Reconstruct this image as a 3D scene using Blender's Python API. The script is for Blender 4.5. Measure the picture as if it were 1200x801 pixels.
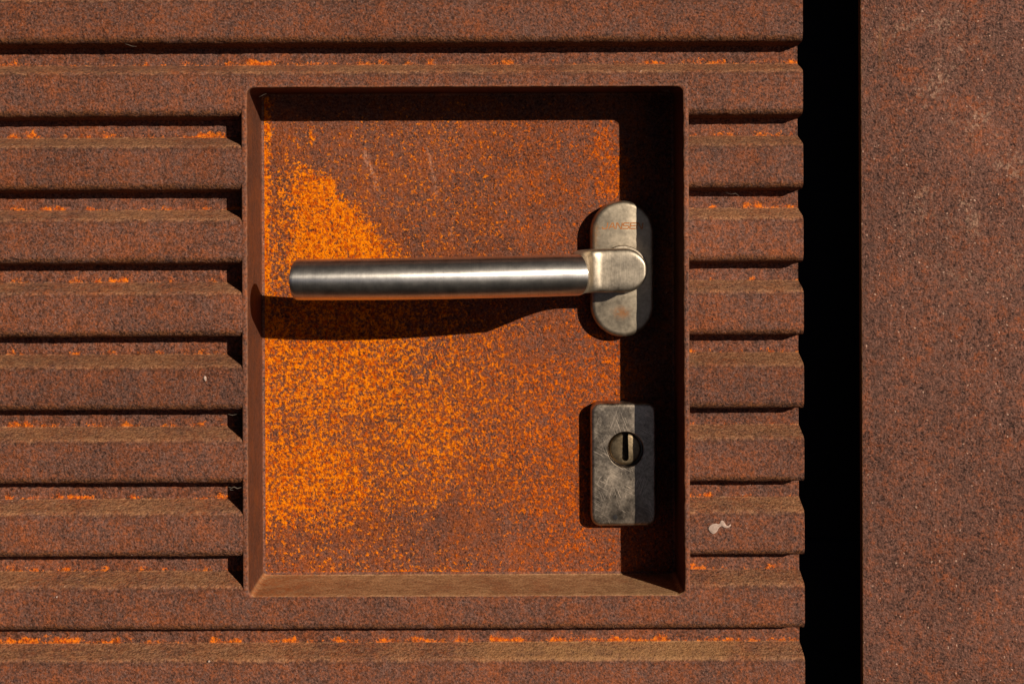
import bpy, bmesh, math, random
from mathutils import Vector, noise as mnoise

# ------------------------------------------------------------------ scale
# All drafting is done on the door's front plane: 3000 draft units = 1 m.
# u runs to the right, v runs DOWN, d runs INTO the door (negative = proud of it).
U = 1.0 / 3000.0
def W(u, v, d=0.0):
    return Vector(((u - 600.0) * U, d * U, (400.0 - v) * U))

for o in list(bpy.data.objects):
    bpy.data.objects.remove(o)
scene = bpy.context.scene
COL = scene.collection

# ------------------------------------------------------------------ camera
CAM_D = 1477.0          # camera distance in draft units (0.49 m)
EYE_V = 230.0           # eye height on the door
cam = bpy.data.cameras.new('camera')
cam.sensor_width = 36.0
cam.lens = 36.0 * CAM_D / 1200.0
cam.shift_y = -(400.5 - EYE_V) / 1200.0
cam.clip_start = 0.01
cam.clip_end = 100.0
cam_o = bpy.data.objects.new('camera', cam)
COL.objects.link(cam_o)
cam_o.location = W(600, EYE_V, -CAM_D)
cam_o.rotation_euler = (math.radians(90), math.radians(0.2), 0)
scene.camera = cam_o

# ------------------------------------------------------------------ sky + sun
SUN_TO = Vector((0.854, -1.0, 0.435)).normalized()     # towards the sun
elev = math.asin(SUN_TO.z)
azim = math.atan2(SUN_TO.x, SUN_TO.y)
world = bpy.data.worlds.new('World')
scene.world = world
world.use_nodes = True
wn = world.node_tree
sky = wn.nodes.new('ShaderNodeTexSky')
sky.sky_type = 'NISHITA'
sky.sun_disc = False
sky.sun_elevation = elev
sky.sun_rotation = azim
sky.air_density = 0.05
sky.dust_density = 0.09
sky.ozone_density = 1.0
wn.links.new(sky.outputs[0], wn.nodes['Background'].inputs['Color'])
wn.nodes['Background'].inputs['Strength'].default_value = 0.05
sun = bpy.data.lights.new('sun', 'SUN')
sun.energy = 5.0
sun.angle = math.radians(0.5)
sun.color = (1.0, 0.91, 0.80)
sun_o = bpy.data.objects.new('sun', sun)
COL.objects.link(sun_o)
sun_o.rotation_euler = SUN_TO.to_track_quat('Z', 'Y').to_euler()
vs = scene.view_settings
vs.view_transform = 'Standard'
vs.look = 'None'
vs.exposure = 0.0
vs.gamma = 1.0
vs.use_curve_mapping = False

# ------------------------------------------------------------------ node helpers
def s2l(r, g, b):
    f = lambda c: (c / 255.0) / 12.92 if c <= 10 else (((c / 255.0) + 0.055) / 1.055) ** 2.4
    return (f(r), f(g), f(b), 1.0)

class G:
    """A small expression layer over a material's node tree."""
    def __init__(self, name):
        self.m = bpy.data.materials.new(name)
        self.m.use_nodes = True
        self.nt = self.m.node_tree
        self.bsdf = self.nt.nodes['Principled BSDF']
        geo = self.nt.nodes.new('ShaderNodeNewGeometry')
        self.pos = geo.outputs['Position']
        self.nor = geo.outputs['Normal']
        s = self.nt.nodes.new('ShaderNodeSeparateXYZ')
        self.nt.links.new(self.pos, s.inputs[0])
        self.X, self.Y, self.Z = s.outputs
        self.u = self.math('MULTIPLY_ADD', self.X, 3000.0, 600.0)
        self.v = self.math('MULTIPLY_ADD', self.Z, -3000.0, 400.0)
    def put(self, sock, val):
        if isinstance(val, bpy.types.NodeSocket):
            self.nt.links.new(val, sock)
        else:
            sock.default_value = val
    def math(self, op, a, b=0.0, c=0.0, clamp=False):
        n = self.nt.nodes.new('ShaderNodeMath')
        n.operation = op
        n.use_clamp = clamp
        for i, x in enumerate((a, b, c)):
            self.put(n.inputs[i], x)
        return n.outputs[0]
    def add(self, a, b): return self.math('ADD', a, b)
    def sub(self, a, b): return self.math('SUBTRACT', a, b)
    def mul(self, a, b): return self.math('MULTIPLY', a, b)
    def mx(self, a, b): return self.math('MAXIMUM', a, b)
    def step(self, x, lo, hi, a=0.0, b=1.0):
        n = self.nt.nodes.new('ShaderNodeMapRange')
        n.interpolation_type = 'SMOOTHSTEP'
        for s, val in zip(('Value', 'From Min', 'From Max', 'To Min', 'To Max'), (x, lo, hi, a, b)):
            self.put(n.inputs[s], val)
        return n.outputs[0]
    def vec(self, x, y, z):
        n = self.nt.nodes.new('ShaderNodeCombineXYZ')
        for i, q in enumerate((x, y, z)):
            self.put(n.inputs[i], q)
        return n.outputs[0]
    def stretch(self, sx, sy, sz):
        n = self.nt.nodes.new('ShaderNodeVectorMath')
        n.operation = 'MULTIPLY'
        self.put(n.inputs[0], self.pos)
        n.inputs[1].default_value = (sx, sy, sz)
        return n.outputs[0]
    def noise(self, scale, detail=3.0, rough=0.6, vec=None, dist=0.0, off=None):
        n = self.nt.nodes.new('ShaderNodeTexNoise')
        v = vec if vec is not None else self.pos
        if off is not None:
            a = self.nt.nodes.new('ShaderNodeVectorMath')
            a.operation = 'ADD'
            self.put(a.inputs[0], v)
            a.inputs[1].default_value = off
            v = a.outputs[0]
        self.put(n.inputs['Vector'], v)
        n.inputs['Scale'].default_value = scale
        n.inputs['Detail'].default_value = detail
        n.inputs['Roughness'].default_value = rough
        n.inputs['Distortion'].default_value = dist
        return n.outputs['Fac']
    def cells(self, scale, vec=None):
        n = self.nt.nodes.new('ShaderNodeTexVoronoi')
        self.put(n.inputs['Vector'], vec if vec is not None else self.pos)
        n.inputs['Scale'].default_value = scale
        s = self.nt.nodes.new('ShaderNodeSeparateColor')
        self.nt.links.new(n.outputs['Color'], s.inputs[0])
        return n.outputs['Distance'], s.outputs[0], s.outputs[1]
    def mix(self, fac, a, b, mode='MIX'):
        n = self.nt.nodes.new('ShaderNodeMix')
        n.data_type = 'RGBA'
        n.blend_type = mode
        self.put(n.inputs[0], fac)
        self.put(n.inputs[6], a)
        self.put(n.inputs[7], b)
        return n.outputs[2]
    def gray(self, x):
        n = self.nt.nodes.new('ShaderNodeCombineColor')
        for i in range(3):
            self.put(n.inputs[i], x)
        return n.outputs[0]
    def blob(self, cu, cv, ru, rv, u=None, v=None, soft=0.0):
        a = self.mul(self.sub(u or self.u, cu), 1.0 / ru)
        b = self.mul(self.sub(v or self.v, cv), 1.0 / rv)
        r = self.math('SQRT', self.add(self.mul(a, a), self.mul(b, b)))
        return self.step(r, 1.0, soft)
    def segment(self, u0, v0, u1, v1, width, u=None, v=None):
        L = math.hypot(u1 - u0, v1 - v0)
        du, dv = (u1 - u0) / L, (v1 - v0) / L
        a = self.sub(u or self.u, u0)
        b = self.sub(v or self.v, v0)
        along = self.add(self.mul(a, du), self.mul(b, dv))
        acr = self.math('ABSOLUTE', self.sub(self.mul(a, dv), self.mul(b, du)))
        m = self.step(acr, width, 0.0)
        m = self.mul(m, self.step(along, 0.0, L * 0.15))
        return self.mul(m, self.step(along, L, L * 0.85))
    def bump(self, h, strength, dist):
        n = self.nt.nodes.new('ShaderNodeBump')
        n.inputs['Strength'].default_value = strength
        n.inputs['Distance'].default_value = dist
        self.put(n.inputs['Height'], h)
        self.nt.links.new(n.outputs[0], self.bsdf.inputs['Normal'])
    def set(self, **k):
        for key, val in k.items():
            self.put(self.bsdf.inputs[key.replace('_', ' ')], val)

PITCH = 86.1
FL = 29.0            # groove depth
YT0, YB0 = 83.5, 134.8
TRAY_D = 81.0        # recess depth
KB = (CAM_D + TRAY_D) / CAM_D
def BU(u): return 600.0 + (u - 600.0) * KB     # drafting: photo measure -> recess floor
def BV(v): return EYE_V + (v - EYE_V) * KB

# ------------------------------------------------------------------ materials
def rust_core(g, warm=0.0, smooth=0.0):
    """Granular weathering-steel patina: colour and relief."""
    fine = g.noise(1150.0, 2.0, 0.75)
    mid = g.noise(420.0, 3.0, 0.65, off=(3.1, 1.7, 0.4))
    big = g.noise(70.0, 4.0, 0.6, off=(7.7, 2.2, 5.1))
    dist, c1, c2 = g.cells(1500.0)
    hue = g.add(g.add(g.mul(mid, 0.9), g.mul(big, 0.8)), g.add(g.mul(c2, 0.22), warm))
    hue = g.step(hue, 0.70, 1.25)
    col = g.mix(hue, s2l(107, 74, 61), s2l(124, 66, 36))
    tone = g.add(g.mul(g.sub(fine, 0.5), 2.9), g.mul(g.sub(c1, 0.5), 0.7))
    tone = g.add(tone, g.mul(g.sub(mid, 0.5), 1.1))
    clump = g.noise(800.0, 2.0, 0.6, off=(6.1, 0.3, 2.9))
    tone = g.add(tone, g.mul(g.sub(clump, 0.5), 1.3))
    patch = g.noise(24.0, 4.0, 0.6, off=(0.7, 3.3, 1.9))
    tone = g.add(tone, g.add(g.mul(g.sub(patch, 0.5), 0.9), g.mul(g.sub(big, 0.5), 0.7)))
    runs = g.noise(1.0, 3.0, 0.6, vec=g.stretch(320.0, 320.0, 22.0))
    tone = g.add(tone, g.mul(g.sub(runs, 0.5), 0.55))
    tone = g.math('MAXIMUM', g.add(1.0, g.mul(tone, 0.9 - smooth)), 0.2)
    tone = g.math('MINIMUM', tone, 2.3)
    col = g.mix(1.0, col, g.gray(tone), 'MULTIPLY')
    # dark pits
    pit = g.noise(620.0, 2.0, 0.5, off=(1.3, 9.2, 4.4))
    pit = g.step(pit, 0.63, 0.74)
    col = g.mix(g.mul(pit, 0.62 - smooth * 0.5), col, s2l(40, 25, 21))
    # pale crystals, uneven in size
    wv = g.nt.nodes.new('ShaderNodeTexNoise')
    wv.inputs['Scale'].default_value = 900.0
    g.nt.links.new(g.pos, wv.inputs['Vector'])
    wa = g.nt.nodes.new('ShaderNodeVectorMath')
    wa.operation = 'MULTIPLY_ADD'
    g.nt.links.new(wv.outputs['Color'], wa.inputs[0])
    wa.inputs[1].default_value = (0.0012, 0.0012, 0.0012)
    g.nt.links.new(g.pos, wa.inputs[2])
    d2, k1, k2 = g.cells(640.0, wa.outputs[0])
    size = g.mul(g.mul(k2, k2), 0.34)
    spk = g.mul(g.step(d2, size, g.mul(size, 0.4)), g.step(k1, 0.80, 0.84))
    col = g.mix(g.mul(spk, g.add(0.35, g.mul(k2, 0.5))), col, s2l(200, 160, 135))
    d3, f1, f2 = g.cells(1350.0, wa.outputs[0])
    grit = g.mul(g.step(d3, 0.42, 0.2), g.step(f1, 0.86, 0.88))
    col = g.mix(g.mul(grit, g.mul(f2, 0.6)), col, s2l(158, 124, 110))
    h = g.add(g.mul(fine, 1.1), g.add(g.mul(mid, 0.8), g.mul(pit, -0.35)))
    h = g.add(h, g.mul(grit, 0.35))
    h = g.add(h, g.mul(c1, 0.2))
    h = g.add(h, g.add(g.mul(spk, 0.4), g.mul(clump, 0.7)))
    return col, h, fine, mid, big

def orange_col(g, fine, red):
    t = g.noise(800.0, 2.0, 0.5, off=(5.5, 5.2, 8.1))
    t = g.step(g.add(t, g.mul(g.sub(fine, 0.5), 0.5)), 0.32, 0.66)
    a = g.mix(t, s2l(190, 76, 1), s2l(250, 136, 0))
    b = g.mix(t, s2l(158, 62, 8), s2l(220, 98, 6))
    return g.mix(red, a, b)

def mat_rib():
    g = G('rust_ribbed_sheet')
    col, h, fine, mid, big = rust_core(g)
    ns = g.nt.nodes.new('ShaderNodeSeparateXYZ')
    g.nt.links.new(g.nor, ns.inputs[0])
    nz = ns.outputs[2]
    # distance up the groove floor from the inner corner (where water stands)
    ph = g.math('FLOORED_MODULO', g.sub(g.v, YT0 - 10.5), PITCH)
    up = g.sub(PITCH, ph)
    ingroove = g.step(g.Y, (FL - 5.5) * U, (FL - 2.5) * U)
    near = g.step(up, 17.0, 0.0)
    fl = g.noise(170.0, 4.0, 0.65, off=(2.0, 3.0, 1.0))
    low = g.step(g.v, 690.0, 745.0)                       # the lowest groove is rustier
    sect = g.noise(16.0, 2.0, 0.5, off=(0.2, 0.0, 0.7))
    thr = g.sub(0.915, g.add(g.mul(near, 0.345), g.add(g.mul(low, 0.05), g.mul(sect, 0.16))))
    om = g.mul(ingroove, g.step(g.add(fl, g.mul(g.sub(fine, 0.5), 0.35)), thr, g.add(thr, 0.13)))
    col = g.mix(g.mul(om, 0.92), col, orange_col(g, fine, 0.45))
    # scattered small orange grains on the faces
    og = g.noise(300.0, 4.0, 0.7, off=(11.0, 3.0, 6.0))
    og = g.mul(g.step(og, 0.64, 0.74), g.step(big, 0.46, 0.62))
    col = g.mix(g.mul(og, 0.55), col, s2l(165, 76, 24))
    # dust lying on the upward slopes
    st = g.noise(1.0, 5.0, 0.65, vec=g.stretch(330.0, 700.0, 900.0))
    dl = g.noise(30.0, 3.0, 0.6, off=(4.0, 4.0, 4.0))
    dn = g.add(nz, g.mul(g.sub(g.noise(350.0, 3.0, 0.7, off=(3, 1, 7)), 0.5), 1.3))
    dm = g.mul(g.step(dn, 0.15, 0.75), g.step(g.add(g.mul(st, 0.5), g.mul(dl, 0.7)), 0.38, 0.74))
    dc = g.mix(g.step(g.add(g.mul(st, 0.4), g.mul(fine, 0.6)), 0.36, 0.66), s2l(106, 68, 42), s2l(182, 130, 88))
    col = g.mix(g.mul(dm, 0.7), col, dc)
    line = g.mul(g.mul(g.step(dn, 0.02, 0.16), g.step(dn, 0.62, 0.3)), g.step(mid, 0.36, 0.58))
    col = g.mix(g.mul(line, 0.6), col, s2l(58, 36, 24))
    pale = g.mul(g.step(nz, 0.3, 0.7), g.blob(715, 764, 230, 60, None, None, 0.2))
    col = g.mix(g.mul(g.mul(pale, g.step(g.add(g.mul(dl, 0.6), g.mul(mid, 0.4)), 0.36, 0.6)), g.step(fine, 0.25, 0.65, 0.25, 0.75)), col, s2l(170, 126, 80))
    # deeper pitting towards the lower half of each face, worst on the lower left
    pl = g.noise(330.0, 3.0, 0.6, off=(8.8, 2.1, 3.6))
    worst = g.mul(g.step(g.u, 700.0, 100.0, 0.25, 1.0), g.step(g.v, 100.0, 420.0, 0.5, 1.0))
    pl = g.mul(g.mul(g.step(pl, 0.54, 0.68), g.step(ph, 30.0, 62.0)), worst)
    col = g.mix(g.mul(pl, 0.6), col, s2l(58, 34, 22))
    h = g.sub(h, g.mul(pl, 0.7))
    # no two ribs weathered alike
    wn_ = g.nt.nodes.new('ShaderNodeTexWhiteNoise')
    wn_.noise_dimensions = '1D'
    g.put(wn_.inputs['W'], g.math('FLOOR', g.mul(g.sub(g.v, YT0 - 14.0), 1.0 / PITCH)))
    col = g.mix(1.0, col, g.gray(g.add(0.90, g.mul(wn_.outputs['Value'], 0.20))), 'MULTIPLY')
    # brown scale gathered on the rolled lower edge
    lo = g.mul(g.step(g.add(nz, g.mul(g.sub(mid, 0.5), 0.5)), -0.06, -0.4), g.step(mid, 0.30, 0.55))
    col = g.mix(g.mul(lo, 0.7), col, g.mix(g.step(fine, 0.4, 0.62), s2l(52, 31, 17), s2l(122, 76, 40)))
    g.set(Base_Color=col, Roughness=0.78, Specular_IOR_Level=0.2)
    g.bump(h, 0.75, 0.00050)
    return g.m

def mat_plain_panel():
    g = G('rust_wall_panel')
    col, h, fine, mid, big = rust_core(g, warm=-0.13)
    col = g.mix(1.0, col, (1.15, 1.10, 1.08, 1.0), 'MULTIPLY')
    sc = g.noise(55.0, 4.0, 0.7, off=(9.0, 1.0, 2.0))
    reg = g.mx(g.blob(1150, 210, 130, 170, None, None, 0.4), g.blob(1085, 60, 110, 140, None, None, 0.3))
    reg = g.mx(reg, g.mul(g.blob(1150, 400, 50, 50), 0.8))
    rub = g.mul(g.mul(g.mul(reg, 0.8), g.step(sc, 0.50, 0.62)), g.step(g.noise(750.0, 3.0, 0.7, off=(2, 2, 9)), 0.48, 0.62))
    col = g.mix(g.mul(rub, 0.7), col, s2l(196, 152, 122))
    run = g.noise(1.0, 4.0, 0.6, vec=g.stretch(420.0, 100.0, 34.0))
    lft = g.mul(g.step(g.u, 1062.0, 1010.0), g.step(run, 0.42, 0.62))
    col = g.mix(g.mul(lft, 0.45), col, s2l(92, 66, 56))
    og = g.mul(g.blob(1030, 45, 26, 60), g.step(run, 0.50, 0.64))
    col = g.mix(g.mul(og, 0.7), col, s2l(140, 92, 58))
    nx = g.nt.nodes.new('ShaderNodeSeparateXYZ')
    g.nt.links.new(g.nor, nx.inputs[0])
    col = g.mix(g.mul(g.step(nx.outputs[0], -0.4, -0.7), 0.8), col, s2l(176, 112, 50))  # left-facing edge: bare rust orange that also paints in a bounce-lit line
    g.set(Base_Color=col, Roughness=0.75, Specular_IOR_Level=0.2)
    g.bump(h, 0.8, 0.00050)
    return g.m

def mat_tray_floor():
    g = G('rust_recess_floor')
    col, h, fine, mid, big = rust_core(g, smooth=0.1)
    wob = g.mul(g.sub(g.noise(75.0, 4.0, 0.6, off=(6.0, 0.0, 2.0)), 0.5), 120.0)
    wob2 = g.mul(g.sub(g.noise(75.0, 4.0, 0.6, off=(1.0, 8.0, 5.0)), 0.5), 120.0)
    uu, vv = g.add(g.u, wob), g.add(g.v, wob2)
    def B(u, v, ru, rv, s, soft=0.0):
        return g.mul(g.blob(BU(u), BV(v), ru * KB, rv * KB, uu, vv, soft), s)
    n0 = g.noise(170.0, 4.0, 0.65, off=(1.5, 2.5, 0.5))
    dg = g.sub(g.sub(g.add(g.v, g.mul(wob2, 0.45)), BV(172)), g.mul(g.sub(g.add(g.u, g.mul(wob, 0.3)), BU(362)), 1.12))
    P = g.mul(g.mul(g.step(g.add(dg, g.mul(g.sub(n0, 0.5), 60.0)), -34.0, 34.0), g.step(g.add(g.u, g.mul(wob, 0.5)), BU(310), BU(372), 0.58, 1.0)), g.step(g.v, BV(150), BV(225), 0.35, 1.0))
    P = g.mul(g.mul(P, g.step(g.v, BV(390), BV(330))), 0.98)
    P = g.mx(P, g.mul(g.blob(BU(365), BV(160), 9.0, 34.0), 0.9))
    P = g.mx(P, B(313, 400, 34, 280, 0.9, 0.2))
    P = g.mx(P, B(395, 420, 240, 210, 0.80, 0.2))
    P = g.mx(P, B(500, 500, 190, 160, 0.78, 0.1))
    P = g.mx(P, B(365, 560, 150, 120, 0.84, 0.25))
    P = g.mx(P, B(640, 530, 200, 240, 0.67, 0.35))
    P = g.mx(P, B(480, 470, 330, 290, 0.66, 0.3))
    P = g.mx(P, g.mul(g.step(g.v, BV(560), BV(620)), 0.52))
    P = g.mx(P, B(690, 350, 140, 200, 0.55, 0.2))
    P = g.mx(P, B(715, 200, 50, 110, 0.72, 0.2))
    P = g.mx(P, B(720, 420, 60, 130, 0.68, 0.2))
    P = g.mx(P, B(350, 170, 60, 60, 0.5, 0.2))
    P = g.mx(P, B(560, 215, 330, 170, 0.50, 0.4))
    edge = g.step(g.v, BV(657), BV(671))
    P = g.mx(P, g.mul(edge, 0.75))
    ledge = g.mul(g.step(g.u, BU(331), BU(309)), g.step(g.v, BV(668), BV(600), 0.5, 1.0))
    P = g.mx(P, g.mul(ledge, 1.0))
    P = g.sub(P, B(560, 622, 130, 50, 0.16, 0.2))
    n = g.noise(640.0, 4.0, 0.6, off=(4.0, 6.0, 1.0))
    n = g.add(g.mul(n, 0.72), g.mul(g.noise(300.0, 5.0, 0.7, off=(9.0, 1.0, 4.0)), 0.28))
    n = g.add(n, g.mul(g.sub(fine, 0.5), 0.38))
    thr = g.sub(0.70, g.mul(P, 0.36))
    om = g.step(n, g.sub(thr, 0.005), g.add(thr, 0.15))
    clump_like = g.noise(1300.0, 3.0, 0.7, off=(0.4, 4.4, 7.2))
    red = g.step(g.add(g.u, g.mul(wob, 1.5)), BU(470), BU(680))
    bloom = g.mul(g.step(P, 0.25, 0.85), g.step(g.add(g.mul(mid, 0.6), g.mul(big, 0.5)), 0.36, 0.66))
    col = g.mix(g.add(0.04, g.mul(bloom, 0.24)), col, g.mix(g.step(fine, 0.3, 0.7), s2l(120, 46, 10), s2l(190, 88, 16)))
    om = g.mul(om, g.step(clump_like, 0.3, 0.55, 0.45, 1.0))
    col = g.mix(om, col, orange_col(g, fine, g.mul(red, 0.8)))
    # pale scuffs
    sn = g.step(g.noise(700.0, 3.0, 0.7, off=(8, 8, 8)), 0.44, 0.60)
    w6 = g.add(g.u, g.mul(wob, 0.12))
    sc = g.segment(BU(425), BV(172), BU(447), BV(232), 5.5, w6)
    sc = g.mx(sc, g.mul(g.segment(BU(499), BV(165), BU(514), BV(235), 4.0, w6), 0.7))
    sc = g.mx(sc, g.mul(g.segment(BU(532), BV(235), BU(528), BV(300), 3.5, w6), 0.5))
    col = g.mix(g.mul(g.mul(sc, sn), 0.6), col, s2l(196, 140, 110))
    g.set(Base_Color=col, Roughness=0.85, Specular_IOR_Level=0.06)
    g.bump(g.add(h, g.mul(om, 0.3)), 0.85, 0.00050)
    return g.m

def mat_tray_wall():
    g = G('rust_recess_wall')
    ns = g.nt.nodes.new('ShaderNodeSeparateXYZ')
    g.nt.links.new(g.nor, ns.inputs[0])
    nz, ny = ns.outputs[2], ns.outputs[1]
    core, h, fine, mid, big = rust_core(g)
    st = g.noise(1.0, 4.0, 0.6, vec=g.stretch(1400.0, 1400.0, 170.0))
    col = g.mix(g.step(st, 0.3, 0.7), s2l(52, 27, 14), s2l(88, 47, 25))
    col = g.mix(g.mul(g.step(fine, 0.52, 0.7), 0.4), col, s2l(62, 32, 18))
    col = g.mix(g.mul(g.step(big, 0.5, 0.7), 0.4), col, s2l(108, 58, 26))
    # dusty floor of the recess
    sh = g.noise(1.0, 5.0, 0.65, vec=g.stretch(260.0, 500.0, 500.0))
    dust = g.mix(g.step(g.add(g.mul(sh, 0.45), g.mul(fine, 0.55)), 0.34, 0.68), s2l(132, 92, 58), s2l(208, 160, 112))
    rustier = g.mul(g.step(g.u, 420.0, 300.0), 0.7)
    dust = g.mix(g.add(0.18, g.mul(g.step(big, 0.45, 0.65), 0.3)), dust, core)
    dust = g.mix(g.mul(rustier, g.step(mid, 0.3, 0.7)), dust, s2l(158, 86, 40))
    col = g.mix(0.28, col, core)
    col = g.mix(g.step(nz, 0.4, 0.8), col, dust)
    # the rim that faces the viewer carries the same grain as the ribs
    col = g.mix(g.step(ny, -0.55, -0.9), col, core)
    # bare, bright-rust edge
    rim = g.mul(g.mul(g.step(ny, -0.35, -0.65), g.step(ny, -0.98, -0.85)), g.step(g.Y, 20.0 * U, 10.0 * U))
    col = g.mix(g.mul(rim, 0.3), col, s2l(140, 92, 60))
    g.set(Base_Color=col, Roughness=0.7, Specular_IOR_Level=0.2)
    g.bump(g.add(g.mul(st, 0.5), g.mul(fine, 0.5)), 0.45, 0.0003)
    return g.m

def mat_steel(name, base, rough, aniso=0.0, tarnish=0.35, brush=None, stains=(), swirl=False, sheen=None):
    g = G(name)
    t1 = g.noise(220.0, 6.0, 0.72, off=(2.0, 7.0, 3.0))
    t2 = g.noise(900.0, 3.0, 0.6)
    if brush:
        b = g.noise(1.0, 3.0, 0.7, vec=g.stretch(*brush))
    else:
        b = t2
    k = g.add(g.mul(g.sub(t1, 0.5), 1.3), g.add(g.mul(g.sub(t2, 0.5), 0.5), g.mul(g.sub(b, 0.5), 0.6)))
    tone = g.math('MAXIMUM', g.add(1.0, g.mul(k, tarnish * 2.0)), 0.3)
    col = g.mix(1.0, base, g.gray(tone), 'MULTIPLY')
    ro = g.add(rough, g.mul(g.sub(t1, 0.5), 0.22))
    hh = g.add(g.mul(b, 1.0), g.mul(t2, 0.2))
    if swirl:
        tot = None
        for i, (a, sc) in enumerate(((0.7, 1.0), (-0.5, 1.0), (1.2, 0.8), (-1.2, 0.9))):
            ca, sa = math.cos(a), math.sin(a)
            wv = g.mul(g.noise(60.0, 2.0, 0.5, off=(i, 0, 0)), 0.010)
            p = g.add(g.add(g.mul(g.X, ca), g.mul(g.Z, sa)), wv)
            q = g.sub(g.mul(g.Z, ca), g.mul(g.X, sa))
            n = g.noise(1.0, 2.0, 0.6, vec=g.vec(g.mul(p, 130.0), i * 3.3, g.mul(q, 3600.0)))
            patch = g.step(g.noise(110.0, 3.0, 0.6, off=(i * 2.0, 5.0, 1.0)), 0.47, 0.6)
            s = g.mul(g.step(n, 0.56, 0.70), patch)
            tot = s if tot is None else g.mx(tot, s)
        col = g.mix(g.mul(tot, 0.66), col, s2l(236, 214, 188))
        ro = g.add(ro, g.mul(tot, 0.12))
        hh = g.add(hh, g.mul(tot, 0.3))
    if swirl:
        pz = g.noise(62.0, 4.0, 0.6, off=(3.3, 1.1, 0.6))
        ro = g.add(ro, g.mul(g.sub(pz, 0.5), 0.40))
        col = g.mix(1.0, col, g.gray(g.step(pz, 0.3, 0.7, 0.78, 1.25)), 'MULTIPLY')  # cloudy light and dark put into the colour to imitate uneven reflections
    for (u, v, ru, rv, rgb, s) in stains:
        wu = g.add(g.u, g.mul(g.sub(g.noise(300.0, 3.0, 0.6), 0.5), ru * 1.6))
        m = g.mul(g.blob(u, v, ru, rv, wu), g.step(t2, 0.28, 0.5))
        col = g.mix(g.mul(m, s), col, s2l(*rgb))
        g.set(Metallic=1.0)
    g.set(Base_Color=col, Roughness=ro, Metallic=1.0, Anisotropic=aniso, Anisotropic_Rotation=0.25 if aniso > 0 else 0.0)
    if aniso > 0.0:
        tn = g.nt.nodes.new('ShaderNodeTangent')
        tn.direction_type = 'RADIAL'
        tn.axis = 'X'
        g.nt.links.new(tn.outputs[0], g.bsdf.inputs['Tangent'])
    g.bump(hh, 0.18, 0.00012)
    if sheen:
        # brushed bar: a tight lengthwise band over a broad soft lobe
        b2 = g.nt.nodes.new('ShaderNodeBsdfPrincipled')
        for key in ('Base Color', 'Normal', 'Tangent'):
            for l in list(g.bsdf.inputs[key].links):
                g.nt.links.new(l.from_socket, b2.inputs[key])
        b2.inputs['Metallic'].default_value = 1.0
        b2.inputs['Anisotropic Rotation'].default_value = 0.25
        g.put(b2.inputs['Roughness'], g.add(sheen[0], g.mul(g.sub(t1, 0.5), 0.1)))
        b2.inputs['Anisotropic'].default_value = sheen[1]
        ms = g.nt.nodes.new('ShaderNodeMixShader')
        g.put(ms.inputs[0], sheen[2])
        g.nt.links.new(g.bsdf.outputs[0], ms.inputs[1])
        g.nt.links.new(b2.outputs[0], ms.inputs[2])
        g.nt.links.new(ms.outputs[0], g.nt.nodes['Material Output'].inputs['Surface'])
    return g.m

def mat_simple(name, rgb, rough=0.8, var=0.3, scale=700.0, metallic=0.0):
    g = G(name)
    n = g.noise(scale, 4.0, 0.65)
    tone = g.add(1.0, g.mul(g.sub(n, 0.5), var * 2.0))
    g.set(Base_Color=g.mix(1.0, s2l(*rgb), g.gray(tone), 'MULTIPLY'), Roughness=rough, Metallic=metallic)
    g.bump(n, 0.3, 0.0002)
    return g.m

M_RIB = mat_rib()
M_PANEL = mat_plain_panel()
M_FLOOR = mat_tray_floor()
M_WALL = mat_tray_wall()
M_GRIP = mat_steel('brushed_grip_steel', s2l(226, 217, 204), 0.56, aniso=0.5, tarnish=0.3, sheen=(0.36, 0.86, 0.72),
                   brush=(3200.0, 40.0, 40.0))
M_ROSE = mat_steel('tarnished_rose_steel', s2l(176, 160, 136), 0.50, tarnish=0.5,
                   brush=(300.0, 300.0, 300.0),
                   stains=((733, 372, 15, 12, (190, 120, 60), 0.7), (700, 275, 9, 30, (200, 140, 80), 0.6)))
M_NECK = mat_steel('tarnished_neck_steel', s2l(178, 163, 141), 0.47, tarnish=0.55,
                   brush=(2200.0, 300.0, 200.0))
M_LOCK = mat_steel('scratched_lock_steel', s2l(164, 148, 128), 0.40, tarnish=0.75, swirl=True)
M_CYL = mat_steel('worn_brass_cylinder', s2l(132, 114, 88), 0.5, tarnish=0.6)
M_DARK = mat_simple('dark_void_metal', (26, 21, 18), 0.8)
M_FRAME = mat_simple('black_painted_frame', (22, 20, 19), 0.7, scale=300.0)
M_CORE = mat_simple('dark_light_block', (40, 30, 26), 0.8)
M_LETTER = mat_simple('rusty_lettering', (168, 104, 48), 0.7, var=0.5, scale=1500.0)
M_SPLASH = mat_simple('dried_white_splash', (180, 152, 134), 0.95, var=0.6, scale=900.0)
M_WEB = mat_simple('cobweb_grey', (122, 108, 92), 0.95)

# ------------------------------------------------------------------ mesh helpers
def link(name, verts, faces, mat, parent=None, smooth=True, sharp=None):
    me = bpy.data.meshes.new(name)
    me.from_pydata([tuple(v) for v in verts], [], faces)
    me.materials.append(mat)
    bm = bmesh.new()
    bm.from_mesh(me)
    bmesh.ops.recalc_face_normals(bm, faces=bm.faces) if sharp is not None else None
    bm.to_mesh(me)
    bm.free()
    for p in me.polygons:
        p.use_smooth = smooth
    if sharp is not None:
        me.set_sharp_from_angle(angle=math.radians(sharp))
    o = bpy.data.objects.new(name, me)
    COL.objects.link(o)
    if parent:
        o.parent = parent
        o.matrix_parent_inverse = parent.matrix_world.inverted()
    return o

def empty(name, loc, parent=None):
    o = bpy.data.objects.new(name, None)
    COL.objects.link(o)
    o.empty_display_size = 0.02
    o.location = loc
    if parent:
        o.parent = parent
        o.matrix_parent_inverse = parent.matrix_world.inverted()
    bpy.context.view_layer.update()
    return o

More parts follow.
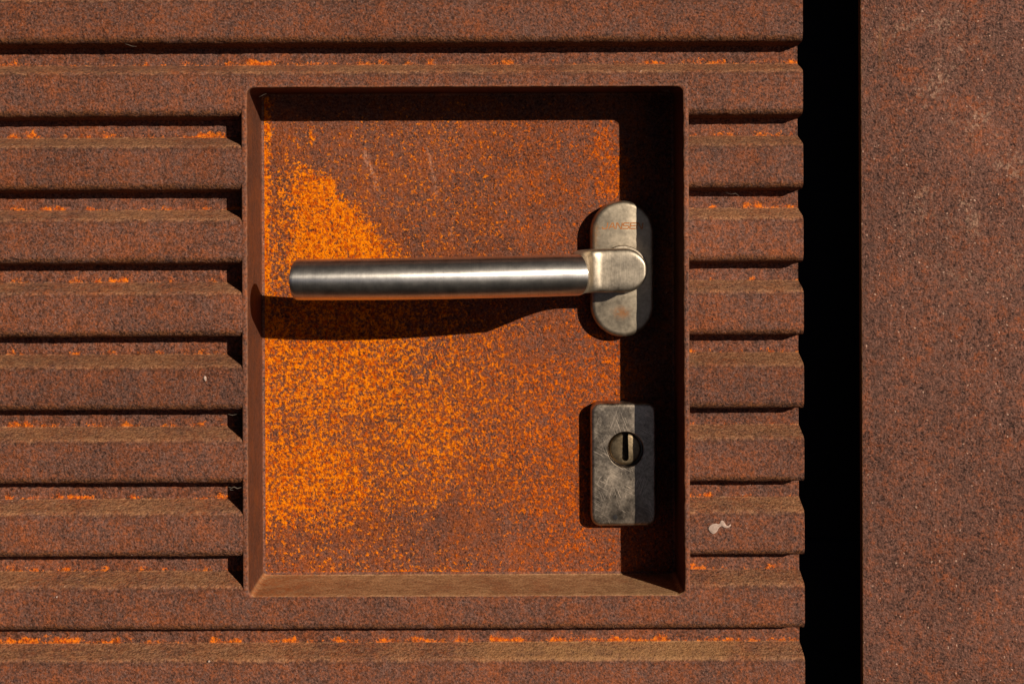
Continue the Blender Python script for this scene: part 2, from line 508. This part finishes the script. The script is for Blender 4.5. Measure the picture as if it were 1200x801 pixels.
def loft(rings, cap0=True, cap1=True):
    n = len(rings[0])
    vs_, fs = [], []
    for r in rings:
        vs_ += r
    for i in range(len(rings) - 1):
        for j in range(n):
            k = (j + 1) % n
            fs.append((i * n + j, i * n + k, (i + 1) * n + k, (i + 1) * n + j))
    if cap0:
        fs.append(tuple(range(n - 1, -1, -1)))
    if cap1:
        b = (len(rings) - 1) * n
        fs.append(tuple(range(b, b + n)))
    return vs_, fs

def rrect(u0, v0, u1, v1, r, n=7, dense=0):
    """Rounded rectangle outline, clockwise on the drawing."""
    r = max(0.05, min(r, (u1 - u0) / 2 - 0.01, (v1 - v0) / 2 - 0.01))
    pts = []
    for cu, cv, a0 in ((u1 - r, v0 + r, -90), (u1 - r, v1 - r, 0), (u0 + r, v1 - r, 90), (u0 + r, v0 + r, 180)):
        for i in range(n):
            a = math.radians(a0 + 90.0 * i / (n - 1))
            pts.append((cu + r * math.cos(a), cv + r * math.sin(a)))
    if dense:
        out = []
        for k in range(len(pts)):
            p, q = pts[k], pts[(k + 1) % len(pts)]
            out.append(p)
            if (k + 1) % n == 0:
                out += [(p[0] + (q[0] - p[0]) * j / dense, p[1] + (q[1] - p[1]) * j / dense) for j in range(1, dense)]
        pts = out
    return pts

def plate(name, u0, v0, u1, v1, r, steps, mat, parent, n=9, sharp=40):
    """Solid plate from outline insets: steps = [(inset, d), ...] back to front."""
    rings = [[W(u, v, d) for u, v in rrect(u0 + i, v0 + i, u1 - i, v1 - i, r - i, n)] for i, d in steps]
    a, b = loft(rings)
    return link(name, a, b, mat, parent, sharp=sharp)

def box(name, u0, u1, v0, v1, d0, d1, mat, parent=None, bev=1.0):
    return plate(name, u0, v0, u1, v1, 0.6 + bev, [(0, d1), (0, d0 + bev), (bev * 0.4, d0 + bev * 0.3), (bev, d0)], mat, parent, n=3)

def disc_steps(name, cu, cv, steps, mat, parent, n=48, sharp=40, skew=None):
    rings = []
    for r, d in steps:
        rings.append([W(cu + r * math.cos(2 * math.pi * k / n), cv + r * math.sin(2 * math.pi * k / n), d) for k in range(n)])
    a, b = loft(rings)
    return link(name, a, b, mat, parent, sharp=sharp)

# ------------------------------------------------------------------ structure behind: frame in the gap, wall panel
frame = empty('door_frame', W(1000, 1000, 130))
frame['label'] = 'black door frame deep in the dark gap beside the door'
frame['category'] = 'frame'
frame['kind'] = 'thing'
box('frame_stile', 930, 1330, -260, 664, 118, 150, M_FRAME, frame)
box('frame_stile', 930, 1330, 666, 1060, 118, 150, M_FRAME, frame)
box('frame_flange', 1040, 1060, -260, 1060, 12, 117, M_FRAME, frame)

panel = empty('steel_wall', W(1270, 1060, 6))
panel['label'] = 'flat rusty steel wall right of the black gap'
panel['category'] = 'wall'
panel['kind'] = 'thing'
def panel_mesh():
    u0, u1, v0, v1 = 1008.5, 1560.0, -260.0, 1060.0
    rings = []
    for ins, d in ((0, 7.0), (0, -0.6), (0.5, -1.5), (1.4, -2.0)):
        rings.append([W(u, v, d) for u, v in rrect(u0 + ins, v0 + ins, u1 - ins, v1 - ins, 1.5, 3)])
    a, b = loft(rings)
    return a, b
a, b = panel_mesh()
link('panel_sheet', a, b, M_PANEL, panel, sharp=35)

# ------------------------------------------------------------------ the door
door = empty('ribbed_door', W(330, 1060, 60))
door['label'] = 'rusty ribbed steel door with a square handle recess'
door['category'] = 'door'
door['kind'] = 'thing'

IN_U0, IN_U1, IN_V0, IN_V1 = 290.0, 800.5, 102.0, 697.0    # mouth of the recess
EDGE_U = 941.5                                             # door's free edge
LEFT_U = -300.0

def fillet_path(pts, step=2.6):
    """pts = [(v, d, radius)], returns a rounded polyline."""
    out = [(pts[0][0], pts[0][1])]
    for i in range(1, len(pts) - 1):
        p0, p1, p2 = Vector(pts[i - 1][:2]), Vector(pts[i][:2]), Vector(pts[i + 1][:2])
        r = pts[i][2]
        a, c = (p0 - p1).normalized(), (p2 - p1).normalized()
        ang = a.angle(c)
        t = r / math.tan(ang / 2)
        s, e = p1 + a * t, p1 + c * t
        n = 6
        for k in range(n + 1):
            q = k / n
            m = (1 - q) ** 2 * s + 2 * q * (1 - q) * p1 + q * q * e
            out.append((m.x, m.y))
    out.append((pts[-1][0], pts[-1][1]))
    res = [out[0]]
    for p in out[1:]:
        q = res[-1]
        L = math.hypot(p[0] - q[0], p[1] - q[1])
        if L < 0.4:
            continue
        m = max(1, int(round(L / step)))
        for k in range(1, m + 1):
            res.append((q[0] + (p[0] - q[0]) * k / m, q[1] + (p[1] - q[1]) * k / m))
    return res

def rib_profile(i):
    yt, yb = YT0 + PITCH * i, YB0 + PITCH * i
    return fillet_path([(yt - 16.0, FL, 0), (yt - 10.5, FL, 2.5), (yt, 0.0, 9.0),
                        (yb, 0.0, 11.0), (yb + 3.0, FL, 2.0), (yt + PITCH - 16.0, FL, 0)])

def relief(u, v, d, lower):
    p = Vector((u, v, d))
    a = mnoise.noise(p * 0.16) * 0.35 + mnoise.noise(p * 0.42) * 0.40
    b = mnoise.noise(p * 0.012) * 0.35
    return a * (1.0 + 1.1 * lower) + b

def rib_mesh(i, spans):
    verts, faces = [], []
    base = rib_profile(i)
    for (u0, u1, vmin, vmax, ustep) in spans:
        prof = [p for p in base if vmin < p[0] < vmax]
        if vmin > -9000 and base[0][0] < vmin:
            prof = [(vmin, 0.0)] + prof
        if vmax < 9000 and base[-1][0] > vmax:
            prof = prof + [(vmax, 0.0)]
        nor = []
        for k in range(len(prof)):
            a_, b_ = prof[max(0, k - 1)], prof[min(len(prof) - 1, k + 1)]
            tv, td = b_[0] - a_[0], b_[1] - a_[1]
            L = math.hypot(tv, td) or 1
            nor.append((td / L, -tv / L))
        nu = max(2, int((u1 - u0) / ustep))
        s = len(verts)
        m = len(prof)
        for c in range(nu + 1):
            u = u0 + (u1 - u0) * c / nu
            for k, (v, d) in enumerate(prof):
                lower = max(0.0, nor[k][0])
                h = relief(u, v, d, lower)
                verts.append(W(u, v + nor[k][0] * h, d + nor[k][1] * h))
        for c in range(nu):
            for k in range(m - 1):
                x = s + c * m + k
                faces.append((x, x + 1, x + m + 1, x + m))
        if u1 > 930:      # the cut end shows the sheet's thickness
            e = len(verts)
            last = s + nu * m
            for k, (v, d) in enumerate(prof):
                verts.append(W(u1 - 0.4, v - nor[k][0] * 6.0, d - nor[k][1] * 6.0))
            for k in range(m - 1):
                faces.append((last + k, last + k + 1, e + k + 1, e + k))
    return verts, faces

RL, RR = IN_U0 - 5.0, IN_U1 + 5.0
INF = 1e6
def add_rib(i, spans, label=None):
    v_, f_ = rib_mesh(i, spans)
    o = link('rib', v_, f_, M_RIB, door)
    # keep shading crisp at the sheared end only
    o.data.set_sharp_from_angle(angle=math.radians(55))
    if label:
        o['label'] = label
for i in (-3, -2, -1):
    add_rib(i, [(LEFT_U, EDGE_U, -INF, INF, 4.0)])
add_rib(0, [(LEFT_U, RL, -INF, INF, 4.0), (RL, RR, -INF, IN_V0 - 2.2, 4.0), (RR, EDGE_U, -INF, INF, 4.0)])
for i in range(1, 7):
    add_rib(i, [(LEFT_U, RL, -INF, INF, 4.0)])
    add_rib(i, [(RR, EDGE_U, -INF, INF, 4.0)])
add_rib(7, [(LEFT_U, RL, -INF, INF, 4.0), (RL, RR, IN_V1 + 2.2, INF, 4.0), (RR, EDGE_U, -INF, INF, 4.0)])
for i in (8, 9, 10):
    add_rib(i, [(LEFT_U, EDGE_U, -INF, INF, 4.0)])

box('light_block_core', LEFT_U, 926, -240, 1050, 90, 112, M_CORE, door)  # unseen dark slab added behind the sheet to stop light leaks

# recess tray: four walls bent from one sheet, rim flush with the ribs
rings = []
for ox, oy, d, rr in ((7, 3, 86, 2), (7, 3, 1.0, 2), (6.6, 2.8, 0.2, 2), (5.8, 2.4, -0.3, 2.5), (2.4, 1.2, -0.35, 7),
                      (1.2, 0.7, 0.0, 8.6), (0.4, 0.3, 0.9, 8.2), (0.0, 0.0, 2.2, 8), (0, 0, 8, 8), (0, 0, 40, 8), (0, 0, 77, 8),
                      (-0.3, -0.3, 79, 8), (-1.4, -1.4, 80.5, 8), (-4.5, -4.5, 81.0, 8)):
    rings.append([W(u, v, d) for u, v in rrect(IN_U0 - ox, IN_V0 - oy, IN_U1 + ox, IN_V1 + oy, rr, 9, 90)])
for q in range(4, 8):
    rings[q] = [p + Vector((mnoise.noise(p * 500.0), 0, mnoise.noise(p * 500.0 + Vector((3, 3, 3))))) * 0.7 * U for p in rings[q]]
a, b = loft(rings, cap0=False, cap1=False)
# turn the winding so that normals face into the recess / to the viewer
b = [tuple(reversed(f)) for f in b]
tray = link('recess_tray', a, b, M_WALL, door)
tray.data.set_sharp_from_angle(angle=math.radians(60))
tray['label'] = 'bent rusty sheet walls of the handle recess with dusty sill'

def floor_mesh():
    u0, u1, v0, v1 = IN_U0 + 4, IN_U1 - 4, IN_V0 + 4, IN_V1 - 4
    nu, nv = 130, 150
    vv_, ff = [], []
    for j in range(nv + 1):
        for i in range(nu + 1):
            u, v = u0 + (u1 - u0) * i / nu, v0 + (v1 - v0) * j / nv
            p = Vector((u, v, 7.0))
            h = mnoise.noise(p * 0.010) * 0.35 + mnoise.noise(p * 0.16) * 0.18
            vv_.append(W(u, v, TRAY_D - 0.25 + h * 0.6))
    for j in range(nv):
        for i in range(nu):
            x = j * (nu + 1) + i
            ff.append((x, x + nu + 1, x + nu + 2, x + 1))
    return vv_, ff
a, b = floor_mesh()
b = [tuple(reversed(f)) for f in b]
bp = link('back_plate', a, b, M_FLOOR, tray)
bp['label'] = 'back plate of the recess mottled with bright orange rust'

# ------------------------------------------------------------------ lever handle
HU, HV = 734.7, 318.9                    # spindle axis
def Hd(h): return TRAY_D - h             # height above the back plate -> depth
rose = plate('rose', HU - 39, HV - 83, HU + 39, HV + 83, 39,
      [(0, Hd(-0.5)), (0, Hd(15.5)), (0.5, Hd(18.2)), (1.6, Hd(20.3)), (3.4, Hd(21.5)), (6.0, Hd(22.0))], M_ROSE, door, n=22, sharp=60)
rose['label'] = 'tarnished oval metal rose behind the lever'
disc_steps('hub', HU, HV, [(29.0, Hd(21.5)), (29.0, Hd(29.0)), (28.2, Hd(30)), (25, Hd(30.2)), (25, Hd(36))], M_NECK, rose)

def droop(u): return HV + (HU - u) * 0.0145
def bow(u): return 137.0 - 0.00076 * (u - 527.0) ** 2
GR = 23.6
# grip: a bowed round bar, mitred where it meets the neck
def grip_mesh():
    n = 56
    rings = []
    us = [347.5 + (681.0 - 347.5) * k / 60 for k in range(61)]
    def ring(u, rad, mit):
        c, t = bow(u), -2 * 0.00076 * (u - 527.0)
        L = math.hypot(1, t)
        nx, nh = -t / L, 1 / L                  # section axis that points to the viewer
        if mit:
            nx, nh = mit
        r = []
        for j in range(n):
            a_ = 2 * math.pi * j / n
            e = rad * math.cos(a_) * (1.08 if mit else 1.0)
            r.append(W(u + nx * e, droop(u) + rad * math.sin(a_), Hd(c + nh * e)))
        return r
    rings.append(ring(353.5, GR * 0.5, None))
    rings.append(ring(353.5, GR - 2.2, None))
    rings.append(ring(353.9, GR - 0.9, None))
    rings.append(ring(354.9, GR, None))
    for u in us[1:]:
        if u > 357 and u < 657:
            rings.append(ring(u, GR, None))
    for k in range(1, 6):
        q = k / 5
        t = -2 * 0.00076 * (675 - 527.0)
        L = math.hypot(1, t)
        n0 = Vector((-t / L, 1 / L))
        n1 = Vector((0.44, 0.90)).normalized()
        m = n0.lerp(n1, q).normalized()
        rings.append(ring(658 + 16 * q, GR, (m.x, m.y)))
    rings.append(ring(674.6, GR - 0.8, (0.44, 0.898)))
    return loft(rings)

def neck_mesh():
    n = 64
    st = []   # (u, h, e_u, e_h, half_e, half_v, exponent)
    keys = [(674.6, 119.5, 0.44, 0.90, 24.2, 23.4, 2.0),
            (675.4, 109.0, 0.66, 0.75, 19.5, 23.8, 2.3),
            (676.4, 95.0, 0.86, 0.51, 14.0, 24.4, 2.8),
            (678.0, 80.0, 0.92, 0.40, 12.5, 24.9, 3.4),
            (681.5, 66.0, 0.84, 0.54, 12.5, 25.3, 4.0),
            (688.5, 54.5, 0.56, 0.83, 13.2, 25.6, 4.8),
            (700.5, 48.0, 0.18, 0.98, 13.4, 25.8, 5.5),
            (712.0, 46.6, 0.03, 1.00, 13.5, 26.0, 6.0),
            (728.0, 46.5, 0.0, 1.0, 13.5, 26.0, 6.0),
            (HU, 46.5, 0.0, 1.0, 13.5, 26.0, 6.0)]
    for k in range(len(keys) - 1):
        p0 = keys[max(0, k - 1)]; p1 = keys[k]; p2 = keys[k + 1]; p3 = keys[min(len(keys) - 1, k + 2)]
        m = 5
        for s in range(m):
            t = s / m
            st.append(tuple(0.5 * ((2 * b1) + (-a1 + c1) * t + (2 * a1 - 5 * b1 + 4 * c1 - d1) * t * t + (-a1 + 3 * b1 - 3 * c1 + d1) * t ** 3)
                            for a1, b1, c1, d1 in zip(p0, p1, p2, p3)))
    for k in range(0, 15):
        th = math.radians(88.5) * k / 14
        q = math.sin(th)
        st.append((HU + 25.0 * q, 46.5, 0.0, 1.0, 13.5 - 2.2 * max(0.0, (q - 0.9) / 0.1) ** 2, 26.0 * math.cos(th), 6.0))
    rings = []
    for (u, h, eu, eh, he, hv, ex) in st:
        L = math.hypot(eu, eh)
        eu, eh = eu / L, eh / L
        r = []
        for j in range(n):
            a_ = 2 * math.pi * j / n
            c, s = math.cos(a_), math.sin(a_)
            cc = math.copysign(abs(c) ** (2 / ex), c) * he
            ss = math.copysign(abs(s) ** (2 / ex), s) * hv
            r.append(W(u + eu * cc, droop(u) + ss, Hd(h + eh * cc)))
        rings.append(r)
    return loft(rings)
a, b = neck_mesh()
lever = link('lever_handle', a, b, M_NECK, door, sharp=70)
lever['label'] = 'brushed steel lever handle pointing left from its flat neck'
a, b = grip_mesh()
link('grip', a, b, M_GRIP, lever, sharp=45)

# lettering on the rose, in wide strokes
def lettering():
    H_, Wd, gap, t = 6.8, 6.7, 1.7, 1.35
    sl = 0.14
    L = {'J': [[(0.0, 0.72), (0.06, 1.0), (0.62, 1.0), (0.85, 0.82), (0.85, 0)]],
         'A': [[(0, 1), (0.42, 0), (0.6, 0), (1.0, 1)], [(0.2, 0.68), (0.82, 0.68)]],
         'N': [[(0, 1), (0, 0), (0.14, 0), (0.86, 1), (1, 1), (1, 0)]],
         'S': [[(1, 0), (0.15, 0), (0, 0.14), (0, 0.36), (0.15, 0.5), (0.85, 0.5), (1, 0.64), (1, 0.86), (0.85, 1), (0, 1)]],
         'E': [[(0.05, 0), (1, 0)], [(0.05, 0.5), (0.95, 0.5)], [(0.0, 1), (1, 1)], [(0.04, 0), (0.0, 1)]]}
    vv_, ff = [], []
    def quad(p, q, d):
        dx, dy = q[0] - p[0], q[1] - p[1]
        ln = math.hypot(dx, dy) or 1
        nx, ny = -dy / ln * t / 2, dx / ln * t / 2
        ex, ey = dx / ln * t * 0.35, dy / ln * t * 0.35
        s = len(vv_)
        for (x, y) in ((p[0] + nx - ex, p[1] + ny - ey), (q[0] + nx + ex, q[1] + ny + ey), (q[0] - nx + ex, q[1] - ny + ey), (p[0] - nx - ex, p[1] - ny - ey)):
            vv_.append(W(x, y, d))
        ff.append((s, s + 1, s + 2, s + 3))
    u = 0.0
    total = 6 * Wd + 5 * gap
    u0, v0 = HU - 0.5 - total / 2, 318.9 - 52.5 - H_ / 2
    for q, ch in enumerate('JANSEN'):
        ox = u0 + q * (Wd + gap)
        for z, pl in enumerate(L[ch]):
            for k in range(len(pl) - 1):
                p, r = pl[k], pl[k + 1]
                f = lambda c: (ox + c[0] * Wd + (1 - c[1]) * H_ * sl, v0 + c[1] * H_)
                quad(f(p), f(r), Hd(22.0) - 0.10 - 0.012 * len(ff) % 0.2)
    return vv_, ff
a, b = lettering()
o = link('lettering', a, b, M_LETTER, rose, smooth=False)

# ------------------------------------------------------------------ lock
LU0, LU1, LV0, LV1 = 695.0, 776.0, 482.6, 633.4
lockh = 19.0
CU, CV = 737.6, 539.6
def lock_mesh():
    """Bevelled block with a round bore; the face is bridged from outline to bore."""
    angs = [2 * math.pi * k / 192 for k in range(192)]
    def cast(i):
        pts = rrect(LU0 + i, LV0 + i, LU1 - i, LV1 - i, 12 - i, 24)
        pol = sorted((math.atan2(v - CV, u - CU) % (2 * math.pi), u, v) for u, v in pts)
        pol = [(pol[-1][0] - 2 * math.pi,) + pol[-1][1:]] + pol + [(pol[0][0] + 2 * math.pi,) + pol[0][1:]]
        res = []
        for t in angs:
            for p, q in zip(pol, pol[1:]):
                if p[0] <= t <= q[0]:
                    dx, dy = math.cos(t), math.sin(t)
                    ex, ey = q[1] - p[1], q[2] - p[2]
                    den = dx * ey - dy * ex
                    if abs(den) < 1e-9:
                        res.append((p[1], p[2]))
                    else:
                        L = ((p[1] - CU) * ey - (p[2] - CV) * ex) / den
                        res.append((CU + dx * L, CV + dy * L))
                    break
        return res
    outl = [(0, Hd(-0.5)), (0, Hd(13.5)), (0.6, Hd(16.2)), (1.8, Hd(18.0)), (3.4, Hd(18.8)), (5.0, Hd(lockh))]
    rings = [[W(u, v, d) for u, v in cast(i)] for i, d in outl]
    def circ(r, d):
        return [W(CU + r * math.cos(t), CV + r * math.sin(t), d) for t in angs]
    rings += [circ(22.6, Hd(lockh)), circ(21.9, Hd(lockh - 0.6)), circ(21.7, Hd(6.0))]
    return loft(rings, cap0=True, cap1=True)
a, b = lock_mesh()
lock = link('lock_plate', a, b, M_LOCK, door, sharp=40)
lock['label'] = 'scratched rectangular steel lock plate with round keyhole below the lever'

def cylinder_mesh():
    """Lock plug with a keyway slot open at its upper rim."""
    bm = bmesh.new()
    R = 19.6
    w = 4.1
    top = -R
    bot = 14.5
    n = 40
    out = []
    # outline: from the right lip of the slot clockwise round to the left lip, then down the slot
    a0 = math.asin(w / R)
    for k in range(n + 1):
        t = a0 + (2 * math.pi - 2 * a0) * k / n
        out.append((R * math.sin(t), -R * math.cos(t)))
    slot = [(-w, bot - w)]
    for k in range(1, 9):
        t = math.pi - math.pi * k / 9
        slot.append((w * math.cos(t), bot - w + w * math.sin(t)))
    slot.append((w, bot - w))
    loop = out + slot
    def ins(pts, i):
        r = []
        for (x, y) in pts[:len(out)]:
            L = math.hypot(x, y)
            r.append((x * (L - i) / L, y * (L - i) / L))
        for (x, y) in pts[len(out):]:
            r.append((x, y))
        return r
    rings_ = []
    for i, h in ((0.0, 5.0), (0.0, 14.0), (1.2, 15.8), (3.4, 16.6)):
        rings_.append([W(CU + x, CV + y, Hd(h)) for x, y in ins(loop, i)])
    m = len(loop)
    vv_, ff = [], []
    for r in rings_:
        vv_ += r
    for i in range(len(rings_) - 1):
        for j in range(m):
            k = (j + 1) % m
            ff.append((i * m + j, i * m + k, (i + 1) * m + k, (i + 1) * m + j))
    ff.append(tuple(range((len(rings_) - 1) * m, len(rings_) * m)))
    return vv_, ff
a, b = cylinder_mesh()
link('lock_cylinder', a, b, M_CYL, lock, sharp=40)
box('keyway', CU - 4.0, CU + 4.0, CV - 19.0, CV + 14.4, Hd(7.5), Hd(5.5), M_DARK, lock, bev=0.3)
for k in range(5):      # warding pins glimpsed in the slot
    box('key_pin', CU - 3.6, CU + (-0.6 if k % 2 else 1.0), CV - 15 + 5.6 * k, CV - 11.8 + 5.6 * k, Hd(9.0), Hd(7.4), M_DARK, lock, bev=0.3)
disc_steps('set_screw', 724.5, 621.8, [(3.0, Hd(lockh - 0.5)), (3.0, Hd(lockh + 0.12)), (2.6, Hd(lockh + 0.2))], M_DARK, lock, n=18)

# ------------------------------------------------------------------ small marks
def splat(name, pts_r, label=None, d=-0.9):
    """Dried splash: overlapping rounded lobes as one low blister."""
    bm = bmesh.new()
    for (u, v, r, asp) in pts_r:
        n = 14
        c = bm.verts.new(W(u, v, d - 0.9))
        lo, hi = [], []
        for k in range(n):
            a_ = 2 * math.pi * k / n
            rr = r * (1 + 0.14 * mnoise.noise(Vector((u + math.cos(a_) * 2, v + math.sin(a_) * 2, 3))))
            hi.append(bm.verts.new(W(u + rr * 0.75 * math.cos(a_), v + rr * 0.75 * asp * math.sin(a_), d - 0.7)))
            lo.append(bm.verts.new(W(u + rr * math.cos(a_), v + rr * asp * math.sin(a_), d + 1.2)))
        for k in range(n):
            q = (k + 1) % n
            bm.faces.new((c, hi[q], hi[k]))
            bm.faces.new((hi[k], hi[q], lo[q], lo[k]))
    bmesh.ops.recalc_face_normals(bm, faces=bm.faces)
    me = bpy.data.meshes.new(name)
    bm.to_mesh(me)
    bm.free()
    me.materials.append(M_SPLASH)
    for p in me.polygons:
        p.use_smooth = True
    o = bpy.data.objects.new(name, me)
    COL.objects.link(o)
    o.parent = door
    o.matrix_parent_inverse = door.matrix_world.inverted()
    if label:
        o['label'] = label
    return o
def blister(name, pts, d, th, label):
    cu = sum(p[0] for p in pts) / len(pts)
    cv = sum(p[1] for p in pts) / len(pts)
    n = len(pts)
    # inset along the local normal for a soft edge
    ins = []
    for k in range(n):
        p, q = pts[k - 1], pts[(k + 1) % n]
        tx, ty = q[0] - p[0], q[1] - p[1]
        L = math.hypot(tx, ty) or 1
        ins.append((pts[k][0] - ty / L * 0.5, pts[k][1] + tx / L * 0.5))
    rings_ = [[W(u, v, d + 1.5) for u, v in pts], [W(u, v, d - th * 0.4) for u, v in pts], [W(u, v, d - th) for u, v in ins]]
    v_, f_ = loft(rings_)
    o = link(name, v_, f_, M_SPLASH, door, sharp=60)
    o['label'] = label
    return o
SP = [(485, 400), (490, 380), (505, 362), (540, 342), (580, 337), (605, 346), (622, 335), (625, 318), (632, 305), (650, 300), (668, 312), (682, 335),
      (690, 352), (704, 364), (724, 363), (744, 346), (752, 353), (744, 370), (728, 384), (700, 392), (670, 385), (645, 368), (622, 376), (603, 398),
      (592, 425), (572, 447), (540, 462), (515, 445), (498, 425)]
blister('dried_splash', [(780 + x / 10.0, 580 + y / 10.0) for x, y in SP], -0.5, 0.5, 'pale dried splash on the rusty rib')
splat('dried_splash', [(239.5, 441.5, 1.9, 1.5), (240.2, 444, 1.2, 1.0)])
splat('dried_splash', [(65, 697, 1.0, 1.0)])
splat('dried_splash', [(243, 773, 1.5, 0.8)])

# wisps of old cobweb caught in the corners
def wisp(pts, rad=0.28):
    vv_, ff = [], []
    n = 5
    P_ = [W(*p) for p in pts]
    for k, p in enumerate(P_):
        t = (P_[min(k + 1, len(P_) - 1)] - P_[max(k - 1, 0)]).normalized()
        a_ = t.orthogonal().normalized()
        b_ = t.cross(a_)
        for j in range(n):
            an = 2 * math.pi * j / n
            vv_.append(p + (a_ * math.cos(an) + b_ * math.sin(an)) * rad * 0.75 * U * (1.0 if 0 < k < len(P_) - 1 else 0.4))
    for k in range(len(P_) - 1):
        for j in range(n):
            q = (j + 1) % n
            ff.append((k * n + j, k * n + q, (k + 1) * n + q, (k + 1) * n + j))
    return link('cobweb', vv_, ff, M_WEB, door)
wisp([(266, 569.5, 2), (270, 570.5, 1.0), (273, 569, 0.4), (277, 571, 0.8), (281, 570.2, 3)], 0.5)
wisp([(267, 570, 3), (268, 573, 3), (271, 574, 5)], 0.35)
wisp([(266, 484, 2), (271, 485.2, 0.6), (276, 484.2, 1.2)], 0.4)
wisp([(146, 49.5, 3), (151, 51, 1.0), (155, 52.6, 0.5), (160, 53, 2)], 0.3)
wisp([(776, 104, 20), (781, 106.5, 14), (785, 106, 12), (788, 109, 16)], 0.7)
wisp([(301, 112, 14), (306, 110, 10), (311, 108, 8)], 0.4)
wisp([(852, 226.5, 12), (858, 228.5, 6), (863, 227.5, 4), (868, 231, 10)], 0.3)
